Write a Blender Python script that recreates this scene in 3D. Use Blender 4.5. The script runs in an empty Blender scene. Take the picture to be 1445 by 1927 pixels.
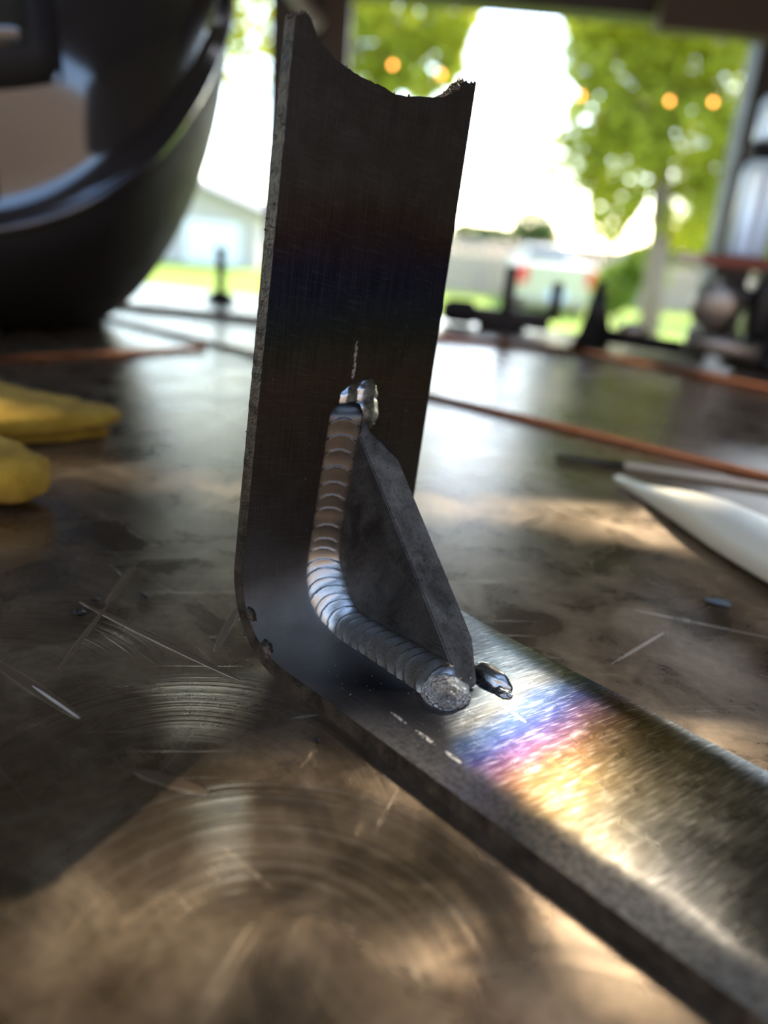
import bpy, bmesh, math, random
from mathutils import Vector, Matrix, noise

random.seed(7)
S = bpy.context.scene
COL = S.collection

# ------------------------------------------------------------------ camera
W, H, F = 1445.0, 1927.0, 1447.0
CAM_H = 0.0885
PITCH, ROLL = math.radians(19.97), math.radians(5.0)
fwd = Vector((0, math.cos(PITCH), -math.sin(PITCH)))
_r0 = Vector((1, 0, 0)); _u0 = _r0.cross(fwd)
RT = _r0 * math.cos(ROLL) + _u0 * math.sin(ROLL)
UP = RT.cross(fwd)
EYE = Vector((0, 0, CAM_H))
cd = bpy.data.cameras.new('camera')
cam = bpy.data.objects.new('camera', cd); COL.objects.link(cam)
cam.matrix_world = Matrix(((RT.x, UP.x, -fwd.x, EYE.x), (RT.y, UP.y, -fwd.y, EYE.y), (RT.z, UP.z, -fwd.z, EYE.z), (0, 0, 0, 1)))
cd.sensor_fit = 'VERTICAL'; cd.sensor_height = 24.0; cd.lens = 24.0 * F / H
cd.clip_start = 0.004; cd.clip_end = 400
cd.dof.use_dof = True; cd.dof.focus_distance = 0.160; cd.dof.aperture_fstop = 5.0
S.camera = cam

# ------------------------------------------------------------------ light
SUN_AZ, SUN_EL = math.radians(25.0), math.radians(44.0)
SUN = Vector((math.sin(SUN_AZ) * math.cos(SUN_EL), math.cos(SUN_AZ) * math.cos(SUN_EL), math.sin(SUN_EL)))
w = bpy.data.worlds.new('sky'); S.world = w; w.use_nodes = True
nt = w.node_tree; nt.nodes.clear()
sky = nt.nodes.new('ShaderNodeTexSky'); sky.sky_type = 'NISHITA'; sky.sun_disc = False
sky.sun_elevation = SUN_EL; sky.sun_rotation = SUN_AZ; sky.air_density = 1.0; sky.dust_density = 0.8; sky.ozone_density = 1.0
bg = nt.nodes.new('ShaderNodeBackground'); bg.inputs['Strength'].default_value = 1.15
wo = nt.nodes.new('ShaderNodeOutputWorld')
nt.links.new(sky.outputs[0], bg.inputs[0]); nt.links.new(bg.outputs[0], wo.inputs[0])
sl = bpy.data.lights.new('sun', 'SUN'); sl.energy = 11.0; sl.angle = math.radians(0.55); sl.color = (1.0, 0.90, 0.74)
so = bpy.data.objects.new('sun', sl); COL.objects.link(so); so.location = (1, 6, 8)
so.rotation_euler = SUN.to_track_quat('Z', 'Y').to_euler()
S.view_settings.view_transform = 'Standard'; S.view_settings.look = 'None'
S.view_settings.gamma = 1.0; S.view_settings.use_curve_mapping = False
S.view_settings.exposure = 0.18

# ------------------------------------------------------------------ helpers
def ray(px, py): return fwd + RT * ((px - W / 2) / F) - UP * ((py - H / 2) / F)
def tab(px, py, z=0.0):
    d = ray(px, py); return EYE + d * ((z - EYE.z) / d.z)
def at(px, py, Y):
    d = ray(px, py); return EYE + d * (Y / d.y)
def V(*a): return Vector(a)
def lerp(a, b, t): return a + (b - a) * t
def smooth(a, b, x):
    t = min(1, max(0, (x - a) / (b - a))); return t * t * (3 - 2 * t)

def link_bm(name, bm, mat=None, parent=None, shade=True, loc=None):
    me = bpy.data.meshes.new(name); bm.normal_update(); bm.to_mesh(me); bm.free()
    if shade:
        for p in me.polygons: p.use_smooth = True
    if mat:
        for m in (mat if isinstance(mat, (list, tuple)) else [mat]): me.materials.append(m)
    o = bpy.data.objects.new(name, me); COL.objects.link(o)
    if parent: o.parent = parent
    if loc: o.location = loc
    return o
def empty(name, loc=(0, 0, 0), rz=0.0):
    o = bpy.data.objects.new(name, None); COL.objects.link(o); o.location = loc; o.rotation_euler.z = rz
    o.empty_display_size = 0.02
    return o
def tag(o, label=None, cat=None, group=None, kind=None):
    if label: o['label'] = label
    if cat: o['category'] = cat
    if group: o['group'] = group
    if kind: o['kind'] = kind
    return o

def box(bm, c, s, rot=None, bev=0.0, seg=2, mi=0):
    r = bmesh.ops.create_cube(bm, size=1.0)
    vs = r['verts']
    M = Matrix.Translation(Vector(c)) @ (rot.to_4x4() if rot else Matrix.Identity(4)) @ Matrix.Diagonal((*s, 1))
    bmesh.ops.transform(bm, matrix=M, verts=vs)
    fs = {f for v in vs for f in v.link_faces}
    for f in fs: f.material_index = mi
    if bev > 0:
        es = list({e for v in vs for e in v.link_edges})
        bmesh.ops.bevel(bm, geom=es, offset=bev, segments=seg, affect='EDGES', profile=0.5)
def tube(bm, pts, rad, n=12, cap=True, mi=0):
    """swept tube; rad is a number or a list (one per point)"""
    pts = [Vector(p) for p in pts]
    rs = rad if isinstance(rad, (list, tuple)) else [rad] * len(pts)
    rings = []; t0 = (pts[1] - pts[0]).normalized()
    ref = Vector((0, 0, 1)) if abs(t0.z) < 0.9 else Vector((1, 0, 0))
    for i, p in enumerate(pts):
        t = (pts[min(i + 1, len(pts) - 1)] - pts[max(i - 1, 0)]).normalized()
        a = t.cross(ref).normalized(); b = a.cross(t).normalized()
        rings.append([bm.verts.new(p + (a * math.cos(2 * math.pi * k / n) + b * math.sin(2 * math.pi * k / n)) * rs[i]) for k in range(n)])
    for i in range(len(rings) - 1):
        for k in range(n):
            f = bm.faces.new((rings[i][k], rings[i][(k + 1) % n], rings[i + 1][(k + 1) % n], rings[i + 1][k])); f.material_index = mi
    if cap:
        bm.faces.new(list(reversed(rings[0]))).material_index = mi; bm.faces.new(rings[-1]).material_index = mi
def lathe(bm, prof, n=32, org=V(0, 0, 0), ax=V(0, 0, 1), mi=0):
    ax = ax.normalized(); a = ax.orthogonal().normalized(); b = ax.cross(a)
    rings = []
    for r, z in prof:
        rings.append([bm.verts.new(org + ax * z + (a * math.cos(2 * math.pi * k / n) + b * math.sin(2 * math.pi * k / n)) * max(r, 1e-5)) for k in range(n)])
    for i in range(len(rings) - 1):
        for k in range(n):
            f = bm.faces.new((rings[i][k], rings[i][(k + 1) % n], rings[i + 1][(k + 1) % n], rings[i + 1][k])); f.material_index = mi
    bm.faces.new(list(reversed(rings[0]))).material_index = mi; bm.faces.new(rings[-1]).material_index = mi
def grid_faces(bm, rows, closed=False):
    for i in range(len(rows) - 1):
        m = len(rows[i])
        for j in range(m if closed else m - 1):
            k = (j + 1) % m
            bm.faces.new((rows[i][j], rows[i][k], rows[i + 1][k], rows[i + 1][j]))
def blob(bm, c, r, sc=(1, 1, 1), sub=2, amp=0.15, fr=1.0, seed=0.0, rot=None):
    ret = bmesh.ops.create_icosphere(bm, subdivisions=sub, radius=1.0)
    for v in ret['verts']:
        d = v.co.normalized()
        k = 1 + amp * noise.noise(d * fr * 2 + Vector((seed, seed * 1.7, 3)))
        p = Vector((d.x * sc[0], d.y * sc[1], d.z * sc[2])) * r * k
        if rot: p = rot @ p
        v.co = Vector(c) + p

# node-tree helper
class N:
    def __init__(self, name):
        self.m = bpy.data.materials.new(name); self.m.use_nodes = True
        self.t = self.m.node_tree; self.t.nodes.clear()
        self.out = self.t.nodes.new('ShaderNodeOutputMaterial')
    def n(self, typ, **kw):
        x = self.t.nodes.new(typ)
        for k, v in kw.items(): setattr(x, k, v)
        return x
    def put(self, s, v):
        if hasattr(v, 'is_output') or isinstance(v, bpy.types.NodeSocket): self.t.links.new(v, s)
        elif v is not None: s.default_value = v
    def math(self, op, a, b=None, c=None, clamp=False):
        x = self.n('ShaderNodeMath', operation=op); x.use_clamp = clamp
        self.put(x.inputs[0], a)
        if b is not None: self.put(x.inputs[1], b)
        if c is not None: self.put(x.inputs[2], c)
        return x.outputs[0]
    def vmath(self, op, a, b=None, scale=None):
        x = self.n('ShaderNodeVectorMath', operation=op); self.put(x.inputs[0], a)
        if b is not None: self.put(x.inputs[1], b)
        if scale is not None: self.put(x.inputs['Scale'], scale)
        return x.outputs['Value'] if op in ('LENGTH', 'DISTANCE', 'DOT_PRODUCT') else x.outputs['Vector']
    def mix(self, f, a, b, blend='MIX'):
        x = self.n('ShaderNodeMix', data_type='RGBA', blend_type=blend)
        self.put(x.inputs[0], f); self.put(x.inputs[6], a); self.put(x.inputs[7], b); return x.outputs[2]
    def mapr(self, v, a, b, c=0.0, d=1.0, smoothstep=False):
        x = self.n('ShaderNodeMapRange'); x.interpolation_type = 'SMOOTHSTEP' if smoothstep else 'LINEAR'
        for i, q in enumerate((v, a, b, c, d)): self.put(x.inputs[i], q)
        return x.outputs[0]
    def noise(self, vec=None, scale=5.0, detail=2.0, rough=0.5, dist=0.0, dim='3D', w=None):
        x = self.n('ShaderNodeTexNoise', noise_dimensions=dim)
        if vec is not None and dim != '1D': self.put(x.inputs['Vector'], vec)
        if w is not None: self.put(x.inputs['W'], w)
        self.put(x.inputs['Scale'], scale); x.inputs['Detail'].default_value = detail
        x.inputs['Roughness'].default_value = rough; x.inputs['Distortion'].default_value = dist
        return x.outputs['Fac']
    def mapping(self, vec, scale=(1, 1, 1), rz=0.0, loc=(0, 0, 0)):
        x = self.n('ShaderNodeMapping'); self.put(x.inputs['Vector'], vec)
        x.inputs['Scale'].default_value = scale; x.inputs['Rotation'].default_value = (0, 0, rz); x.inputs['Location'].default_value = loc
        return x.outputs[0]
    def rotscale(self, vec, ang, sx, sy):
        # rotate so local x runs along ang, then scale
        a = self.mapping(vec, rz=-ang); return self.mapping(a, scale=(sx, sy, 1))
    def bump(self, h, strength=0.3, dist=0.001, normal=None):
        x = self.n('ShaderNodeBump'); self.put(x.inputs['Height'], h); self.put(x.inputs['Strength'], strength)
        x.inputs['Distance'].default_value = dist
        if normal is not None: self.put(x.inputs['Normal'], normal)
        return x.outputs[0]
    def coord(self, k='Object'): return self.n('ShaderNodeTexCoord').outputs[k]
    def attr(self, nm, out='Color'): return self.n('ShaderNodeAttribute', attribute_name=nm).outputs[out]
    def seg(self, vec, a, b, w0, w1=None):
        """soft mask of a stroke from a to b (2-D), tapered"""
        a = Vector((a[0], a[1], 0)); b = Vector((b[0], b[1], 0)); d = b - a; L = d.length; d /= L; nn = Vector((-d.y, d.x, 0))
        p = self.vmath('SUBTRACT', vec, tuple(a))
        s = self.math('DIVIDE', self.vmath('DOT_PRODUCT', p, tuple(d)), L)
        q = self.math('ABSOLUTE', self.vmath('DOT_PRODUCT', p, tuple(nn)))
        t = self.math('MULTIPLY', self.math('MULTIPLY', s, self.math('SUBTRACT', 1.0, s)), 4.0)
        t = self.math('POWER', self.math('MAXIMUM', t, 0.0), 0.45)
        wd = self.math('MULTIPLY', t, w0)
        r = self.math('SUBTRACT', 1.0, self.math('DIVIDE', q, self.math('MAXIMUM', wd, 1e-7)))
        return self.math('MULTIPLY', self.math('MAXIMUM', r, 0.0), 2.5, clamp=True)
    def bsdf(self, **kw):
        x = self.n('ShaderNodeBsdfPrincipled')
        for k, v in kw.items(): self.put(x.inputs[k.replace('_', ' ')], v)
        self.t.links.new(x.outputs[0], self.out.inputs[0]); return x

def rgb(r, g, b): return (r, g, b, 1.0)
def simple(name, col, rough=0.5, metal=0.0, nz=0.25, scale=60.0, bump=0.0, **kw):
    m = N(name); c = m.coord()
    f = m.noise(c, scale, 4, 0.6)
    lo = rgb(*[x * (1 - nz) for x in col]); hi = rgb(*[min(1, x * (1 + nz)) for x in col])
    args = dict(Base_Color=m.mix(f, lo, hi), Roughness=m.mapr(f, 0.3, 0.7, rough * 0.9, min(1, rough * 1.1)), Metallic=metal)
    if bump: args['Normal'] = m.bump(m.noise(c, scale * 4, 3), bump, 0.0005)
    args.update(kw); m.bsdf(**args); return m.m

# ------------------------------------------------------------------ materials
def mat_table():
    m = N('scratched_steel_plate'); c = m.coord('Object')
    big = m.noise(c, 9.0, 5, 0.6, 0.6); mid = m.noise(c, 45.0, 5, 0.65, 0.8); fine = m.noise(c, 420.0, 4, 0.6)
    # grinder swirls: rings of fine scratches about several centres
    hs = None; sw = None
    cents = [((-0.010, 0.066), .018, .040, 1.0), ((-0.029, 0.095), .022, .041, .45), ((-0.055, 0.050), .018, .036, .4), ((0.03, 0.045), .014, .034, .35),
             ((-0.075, 0.12), .014, .04, .35), ((0.085, 0.17), .02, .05, .25), ((-0.03, 0.03), .016, .03, .4)]
    wob = m.math('MULTIPLY', m.noise(c, 45.0, 1), 0.0008)
    for i_, ((cx, cy), r0, r1, k) in enumerate(cents):
        da = (.12, -.05, -.5, .6, -.4, .9, .2)[i_]
        r = m.math('ADD', m.vmath('DISTANCE', c, (cx, cy, 0.0)), wob)
        nz = m.noise(None, 800.0, 4.0, 0.75, dim='1D', w=m.math('ADD', r, cx + 3 * cy))
        mk = m.math('MULTIPLY', m.mapr(r, r0 * .7, r0, 0, k, True), m.mapr(r, r1 * .9, r1 * 1.12, 1, 0, True))
        dv = m.vmath('DOT_PRODUCT', m.vmath('SUBTRACT', c, (cx, cy, 0.0)), (math.sin(da), math.cos(da), 0.0))   # glint put into the mask: only the arcs it picks out
        mk = m.math('MULTIPLY', mk, m.mapr(dv, .004, .022, 0, 1, True))
        h1 = m.math('MULTIPLY', m.math('SUBTRACT', nz, 0.5), mk)
        hs = h1 if hs is None else m.math('ADD', hs, h1)
        sw = mk if sw is None else m.math('MAXIMUM', sw, mk)   # where the discs have bitten
    # straight fine scratches in a few directions
    sc = None
    for ang, th in ((0.15, .68), (1.25, .70), (-0.7, .69), (2.3, .71)):
        a = m.noise(m.rotscale(c, ang, 25, 2600), 1.0, 2, 0.5, 0.0)
        a = m.mapr(a, th, th + .09)
        sc = a if sc is None else m.math('MAXIMUM', sc, a)
    # gouges (ground-in strokes), from the picture
    G = [((150, 1132), (452, 1280), .0011), ((256, 1062), (200, 1136), .0011), ((-20, 1238), (150, 1352), .0016), ((447, 1143), (404, 1226), .0011),
         ((252, 1450), (392, 1492), .0015), ((203, 1138), (110, 1260), .0007)]
    B = [((1190, 1147), (1460, 1203), .0008), ((1150, 1250), (1250, 1190), .0006), ((600, 1345), (548, 1352), .0004), ((150, 1352), (60, 1290), .0004)]
    g = b = None
    for p, q, wd in G:
        x = m.seg(c, tab(*p)[:2], tab(*q)[:2], wd); g = x if g is None else m.math('MAXIMUM', g, x)
    for p, q, wd in B:
        x = m.seg(c, tab(*p)[:2], tab(*q)[:2], wd); b = x if b is None else m.math('MAXIMUM', b, x)
    f = m.math('ADD', m.math('MULTIPLY', big, .55), m.math('MULTIPLY', mid, .45))
    col = m.mix(m.mapr(f, .40, .60), rgb(.13, .082, .044), rgb(.37, .275, .18))
    rust = m.mapr(m.noise(m.mapping(c, loc=(3, 1, 0)), 28.0, 5, .7, .5), .58, .72, 0, .55)
    col = m.mix(rust, col, rgb(.12, .065, .03))
    col = m.mix(m.mapr(fine, .35, .7, 0, .35), col, rgb(.06, .05, .042))
    hp = m.math('MAXIMUM', hs, 0.0); hn = m.math('MAXIMUM', m.math('MULTIPLY', hs, -1.0), 0.0)
    col = m.mix(m.math('MULTIPLY', hp, 1.6, clamp=True), col, rgb(.46, .42, .35))  # pale glint and dark gaps of the scratches put into the colour
    col = m.mix(m.math('MULTIPLY', hn, 2.2, clamp=True), col, rgb(.045, .035, .025))
    col = m.mix(m.math('MULTIPLY', sc, .4), col, rgb(.50, .43, .34))
    col = m.mix(m.math('MULTIPLY', g, .9), col, rgb(.07, .038, .016))
    col = m.mix(m.math('MULTIPLY', b, .8), col, rgb(.6, .52, .44))
    arc = m.math('MULTIPLY', sw, .10)
    met = m.mapr(g, 0, 1, .82, .15)
    ro = m.math('ADD', m.mapr(mid, .3, .7, .22, .38), m.math('MULTIPLY', g, .3)); ro = m.math('SUBTRACT', ro, arc)
    h = m.math('ADD', m.math('MULTIPLY', hs, 5.5), m.math('MULTIPLY', fine, .35))
    h = m.math('ADD', h, m.math('MULTIPLY', sc, -.35))
    h = m.math('ADD', h, m.math('MULTIPLY', g, -1.2))
    nrm = m.bump(h, .35, .0002)
    m.bsdf(Base_Color=col, Metallic=met, Roughness=ro, Normal=nrm, Specular_IOR_Level=.25); return m.m

def mat_bar():
    """strip steel: vertex colours give heat tint, with some shade and reflection painted in; gloss = satin .. ground"""
    m = N('heat_tinted_strip_steel'); uv = m.n('ShaderNodeUVMap', uv_map='flat').outputs[0]
    tint = m.attr('tint'); prm = m.n('ShaderNodeSeparateColor'); m.put(prm.inputs[0], m.attr('finish'))
    gr, sat, scale_ = prm.outputs[0], prm.outputs[1], prm.outputs[2]
    # brush strokes run across the strip, a little askew
    b1 = m.noise(m.rotscale(uv, math.radians(80.0), 150, 3400), 1.0, 3, .65)
    b2 = m.noise(m.rotscale(uv, math.radians(77.0), 260, 2000), 1.0, 2, .6)
    b3 = m.noise(m.rotscale(uv, math.radians(83.0), 110, 1100), 1.0, 2, .6)
    br = m.math('ADD', m.math('MULTIPLY', b1, .6), m.math('ADD', m.math('MULTIPLY', b2, .5), m.math('MULTIPLY', b3, .4)))
    up = m.noise(m.rotscale(uv, 0.0, 60, 3800), 1.0, 3, .6)      # lengthwise grain of the upright
    nz = m.noise(uv, 900.0, 4, .65); nl = m.noise(uv, 160.0, 4, .6)
    k = m.math('MULTIPLY', m.math('SUBTRACT', br, .75), 1.5)
    dk = m.mix(gr, tint, m.mix(.42, tint, rgb(0, 0, 0)))
    col = m.mix(m.math('MULTIPLY', gr, m.mapr(br, .78, .98)), dk, m.mix(.35, tint, rgb(.95, .93, .88)))  # glints of the brush strokes put into the colour, then their dark gaps
    col = m.mix(m.math('MULTIPLY', gr, m.mapr(br, .74, .56)), col, m.mix(.85, tint, rgb(.012, .010, .008)))
    col = m.mix(m.math('MULTIPLY', scale_, m.mapr(nz, .42, .62)), col, rgb(.045, .04, .035))
    col = m.mix(m.math('MULTIPLY', m.math('SUBTRACT', 1.0, gr), m.mapr(up, .45, .75, 0, .35)), col, m.mix(.5, tint, rgb(.3, .27, .24)))
    # scribed marks
    marks = None
    for a, b, wd in MARKS:
        x = m.seg(uv, a, b, wd); marks = x if marks is None else m.math('MAXIMUM', marks, x)
    marks = m.math('MULTIPLY', marks, m.mapr(m.noise(uv, 1100.0, 2), .38, .55))
    col = m.mix(marks, col, rgb(.75, .71, .64))
    ro = m.math('ADD', m.mapr(gr, 0, 1, .42, .30), m.math('MULTIPLY', scale_, .22))
    ro = m.math('ADD', ro, m.math('MULTIPLY', sat, .06)); ro = m.math('ADD', ro, m.mapr(nl, .3, .7, -.06, .06))
    h = m.math('ADD', m.math('MULTIPLY', m.math('MULTIPLY', br, gr), 1.0), m.math('MULTIPLY', m.math('MULTIPLY', nz, scale_), .7))
    h = m.math('ADD', h, m.math('MULTIPLY', up, .12)); h = m.math('ADD', h, m.math('MULTIPLY', marks, -.3))
    nrm = m.bump(h, .5, .00014)
    tg = m.n('ShaderNodeTangent', direction_type='UV_MAP', uv_map='flat')
    m.bsdf(Base_Color=col, Metallic=m.mapr(scale_, 0, 1, 1.0, .75), Roughness=ro, Normal=nrm, Anisotropic=gr,
           Anisotropic_Rotation=0.972, Tangent=tg.outputs[0]); return m.m

def mat_edge():
    m = N('cut_strip_edge'); c = m.coord('Object')
    a = m.noise(c, 260.0, 5, .65); b = m.noise(c, 1500.0, 3, .6)
    col = m.mix(m.mapr(a, .35, .65), rgb(.045, .032, .02), rgb(.13, .095, .062))
    col = m.mix(m.mapr(b, .55, .75, 0, .5), col, rgb(.03, .025, .02))
    m.bsdf(Base_Color=col, Metallic=.75, Roughness=m.mapr(b, .3, .7, .4, .62), Normal=m.bump(b, .6, .0004)); return m.m
def mat_gusset(name, lo, hi):
    m = N(name); c = m.coord('Object')
    a = m.noise(c, 120.0, 5, .65, .5); s = m.noise(m.mapping(c, scale=(300, 300, 2400)), 1.0, 2); b = m.noise(c, 1300.0, 4, .7)
    col = m.mix(m.mapr(a, .35, .65), rgb(*lo), rgb(*hi))
    col = m.mix(m.mapr(b, .5, .72, 0, .6), col, rgb(.035, .03, .026))
    m.bsdf(Base_Color=col, Metallic=.85, Roughness=m.mapr(a, .3, .7, .34, .5), Normal=m.bump(m.math('ADD', b, s), .4, .00025)); return m.m
def mat_weld(name, lo, hi, rough, bump, upper_col=None):
    m = N(name); c = m.coord('Object')
    a = m.noise(c, 330.0, 4, .6, .4); b = m.noise(c, 2600.0, 3, .65)
    col = m.mix(a, rgb(*lo), rgb(*hi))
    if upper_col:                                   # the vertical run grades to a darker brown
        sp = m.n('ShaderNodeSeparateXYZ'); m.put(sp.inputs[0], c)
        col = m.mix(m.mapr(m.math('ADD', sp.outputs[2], m.math('MULTIPLY', a, .004)), .012, .026, 0, .92, True), col, rgb(*upper_col))
    m.bsdf(Base_Color=col, Metallic=1.0, Roughness=m.mapr(b, .3, .7, rough * .8, rough * 1.2), Normal=m.bump(b, bump, .00022)); return m.m
def mat_crater():
    m = N('crater_crystal_steel'); c = m.coord('Object')
    v = m.n('ShaderNodeTexVoronoi', feature='F1'); m.put(v.inputs['Vector'], c); v.inputs['Scale'].default_value = 1700.0
    b = m.noise(m.mapping(c, scale=(1, 1, .3)), 2400.0, 3, .7, 1.5)
    m.bsdf(Base_Color=m.mix(b, rgb(.45, .43, .38), rgb(.95, .92, .85)), Metallic=1.0, Roughness=.25,
           Normal=m.bump(m.math('ADD', b, v.outputs['Distance']), 1.0, .0007)); return m.m
def mat_leaf(name, col, tr=0.55):
    m = N(name); c = m.coord('Object')
    f = m.noise(c, 9.0, 3, .6)
    k = m.mix(m.mapr(f, .35, .65), rgb(*[x * .45 for x in col]), rgb(*[min(1, x * 1.7) for x in col]))
    d = m.n('ShaderNodeBsdfDiffuse'); m.put(d.inputs[0], k)
    t = m.n('ShaderNodeBsdfTranslucent'); m.put(t.inputs[0], m.mix(.5, k, rgb(col[0] * 1.6, col[1] * 1.35, col[2] * .5)))
    x = m.n('ShaderNodeMixShader'); x.inputs[0].default_value = tr
    m.t.links.new(d.outputs[0], x.inputs[1]); m.t.links.new(t.outputs[0], x.inputs[2]); m.t.links.new(x.outputs[0], m.out.inputs[0])
    return m.m
def mat_suede():
    m = N('yellow_suede'); c = m.coord('Object')
    a = m.noise(c, 90.0, 4, .6); b = m.noise(c, 1400.0, 4, .75)
    col = m.mix(m.mapr(a, .35, .65), rgb(.40, .225, .014), rgb(.60, .37, .040)); col = m.mix(m.mapr(b, .45, .7, 0, .5), col, rgb(.16, .09, .012))
    m.bsdf(Base_Color=col, Roughness=.95, Normal=m.bump(b, .9, .0012), Sheen_Weight=.08, Specular_IOR_Level=.1); return m.m
def mat_grass():
    m = N('lawn_grass'); c = m.coord('Object')
    a = m.noise(c, .6, 4, .6); b = m.noise(c, 14.0, 5, .7)
    col = m.mix(a, rgb(.15, .25, .025), rgb(.36, .42, .045)); col = m.mix(m.mapr(b, .4, .7, 0, .5), col, rgb(.08, .15, .02))  # sunlit patches and shade put into the grass colours
    m.bsdf(Base_Color=col, Roughness=.9, Normal=m.bump(b, .8, .05), Specular_IOR_Level=.2); return m.m
def emit(name, col, s):
    m = N(name); e = m.n('ShaderNodeEmission'); e.inputs[0].default_value = rgb(*col); e.inputs[1].default_value = s
    m.t.links.new(e.outputs[0], m.out.inputs[0]); return m.m

M_TABLE = mat_table()
M_EDGE = mat_edge(); M_GUSSET = mat_gusset('gusset_shaded_steel', (.05, .046, .042), (.12, .115, .105)); M_GUSSET_LIT = mat_gusset('gusset_lit_edge', (.15, .145, .135), (.34, .33, .31)); M_CRATER = mat_crater()
M_WELD = mat_weld('weld_bead_steel', (.34, .325, .295), (.56, .54, .50), .32, .10, (.05, .042, .034))
M_TACK = mat_weld('tack_steel', (.30, .295, .28), (.52, .51, .48), .30, .08)
M_COPPER = simple('copper_coated_rod', (.50, .18, .07), .32, 1.0, .25, 120)
M_BARE = simple('bare_bright_rod', (.85, .72, .52), .5, .0, .15, 200)
M_BURNT = simple('burnt_rod_tip', (.035, .032, .03), .45, .6, .3, 300)
M_WHITE = simple('off_white_plastic', (.76, .68, .50), .42, 0.0, .06, 40)
M_SUEDE = mat_suede()
M_THREAD = simple('dark_seam_thread', (.20, .11, .02), .9, 0, .3, 400)
M_BLACKGLOSS = simple('glossy_black_shell', (.016, .014, .014), .12, 0.0, .2, 30, IOR=1.6, Coat_Weight=.5, Coat_Roughness=.04)
M_BLACKMATTE = simple('matte_black_plastic', (.012, .010, .009), .6, 0.0, .25, 60, Specular_IOR_Level=.2)
M_LENS = simple('dark_lens_glass', (.02, .022, .02), .05, 0.0, .1, 20, Coat_Weight=1.0, Coat_Roughness=.02)
M_IRON = simple('black_cast_iron', (.022, .021, .02), .45, .6, .35, 80, .3)
M_STEEL = simple('worn_bright_steel', (.36, .31, .25), .48, 1.0, .25, 90)
M_RED = simple('red_brown_board', (.20, .045, .02), .55, 0.0, .25, 50)
M_JUG = simple('cloudy_plastic_bottle', (.62, .70, .82), .35, 0.0, .06, 30, Transmission_Weight=.35)
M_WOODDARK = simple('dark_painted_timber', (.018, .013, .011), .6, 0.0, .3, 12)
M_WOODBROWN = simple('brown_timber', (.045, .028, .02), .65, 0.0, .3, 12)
M_CEIL = simple('dark_ceiling_boards', (.075, .058, .045), .75, 0.0, .25, 8)
M_CONCRETE = simple('garage_concrete', (.24, .22, .20), .8, 0.0, .2, 5)
M_DRIVE = simple('driveway_concrete', (.34, .30, .26), .85, 0.0, .15, 3)
M_FILL_WALL = simple('warm_fill_stucco', (.27, .19, .135), .9, 0.0, .12, 2)
M_WALL = simple('garage_wall_board', (.13, .105, .085), .8, 0.0, .2, 5)
M_GRASS = mat_grass()
M_BARK = simple('tree_bark', (.19, .13, .11), .9, 0, .35, 9, .5)
M_FENCE = simple('weathered_fence_boards', (.36, .26, .205), .85, 0, .2, 2)
M_HOUSE = simple('pale_house_wall', (.42, .36, .32), .85, 0, .08, 1)
M_ROOF = simple('grey_shingle_roof', (.20, .18, .165), .85, 0, .2, 3)
M_PANEL = simple('pale_garage_door', (.70, .68, .66), .6, 0, .05, 1)
M_PEACH = simple('peach_house_wall', (.75, .34, .20), .8, 0, .1, 1)
M_TRUCK = simple('cream_car_paint', (.46, .42, .30), .3, 0, .05, 2, Coat_Weight=.5)
M_TAIL = simple('red_tail_light', (.60, .03, .03), .25, 0, .1, 5)
M_GLASSD = simple('dark_car_glass', (.02, .035, .035), .08, 0, .1, 5)
M_TYRE = simple('black_tyre_rubber', (.02, .02, .02), .8, 0, .2, 20)
M_PLATE = simple('pale_number_plate', (.55, .66, .85), .5, 0, .05, 20)
M_BULB = emit('warm_bulb_glow', (1.0, .36, .08), 10.0)
M_WIRE = simple('black_cable', (.012, .012, .012), .6)
M_LEAF_A = mat_leaf('backlit_leaves_yellow_green', (.37, .40, .055), .65)
M_LEAF_B = mat_leaf('backlit_leaves_mid_green', (.15, .22, .04), .6)
M_LEAF_C = mat_leaf('dark_bush_leaves', (.05, .10, .025), .4)

# ------------------------------------------------------------------ setting
FLOOR_Z = -0.9
BEAM_Y = 3.2
def beam_z(px, py): return at(px, py, BEAM_Y).z
ROOF_Z = 1.45
def struct(name, bm, mat, shade=False):
    o = link_bm(name, bm, mat, shade=shade); o['kind'] = 'structure'; return o

bm = bmesh.new(); box(bm, (0, .6, FLOOR_Z - .06), (7.0, 6.0, .12)); struct('floor', bm, M_CONCRETE)
# roof boards with two bays added to let light in: the sun comes through the far one
hole_c = V(0, .10, 0) + SUN * (ROOF_Z / SUN.z); HX, HY = .17, .24
bm = bmesh.new()
x0, x1, y0, y1 = -3.5, 3.5, -1.8, 3.5; hx0, hx1, hy0, hy1 = hole_c.x - HX, hole_c.x + HX, hole_c.y - HY, hole_c.y + HY
light_bays = [(hx0, hx1, hy0, hy1), (-.60, .60, -.90, -.15)]
xs = sorted({x0, x1} | {q for r in light_bays for q in r[:2]}); yy = sorted({y0, y1} | {q for r in light_bays for q in r[2:]})
for a0, a1 in zip(xs[:-1], xs[1:]):
    for b0, b1 in zip(yy[:-1], yy[1:]):
        mx, my = (a0 + a1) / 2, (b0 + b1) / 2
        if any(r[0] < mx < r[1] and r[2] < my < r[3] for r in light_bays): continue
        box(bm, (mx, my, ROOF_Z + .04), (a1 - a0, b1 - b0, .08))
struct('ceiling', bm, M_CEIL)
bm = bmesh.new(); box(bm, (3.45, .6, (FLOOR_Z + ROOF_Z) / 2), (.1, 5.8, ROOF_Z - FLOOR_Z)); struct('wall_right', bm, M_WALL)

bm = bmesh.new(); box(bm, (-3.45, -.3, (FLOOR_Z + ROOF_Z) / 2), (.1, 3.8, ROOF_Z - FLOOR_Z)); struct('wall_left', bm, M_WALL)  # unseen side wall added to hold back sky fill
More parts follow.
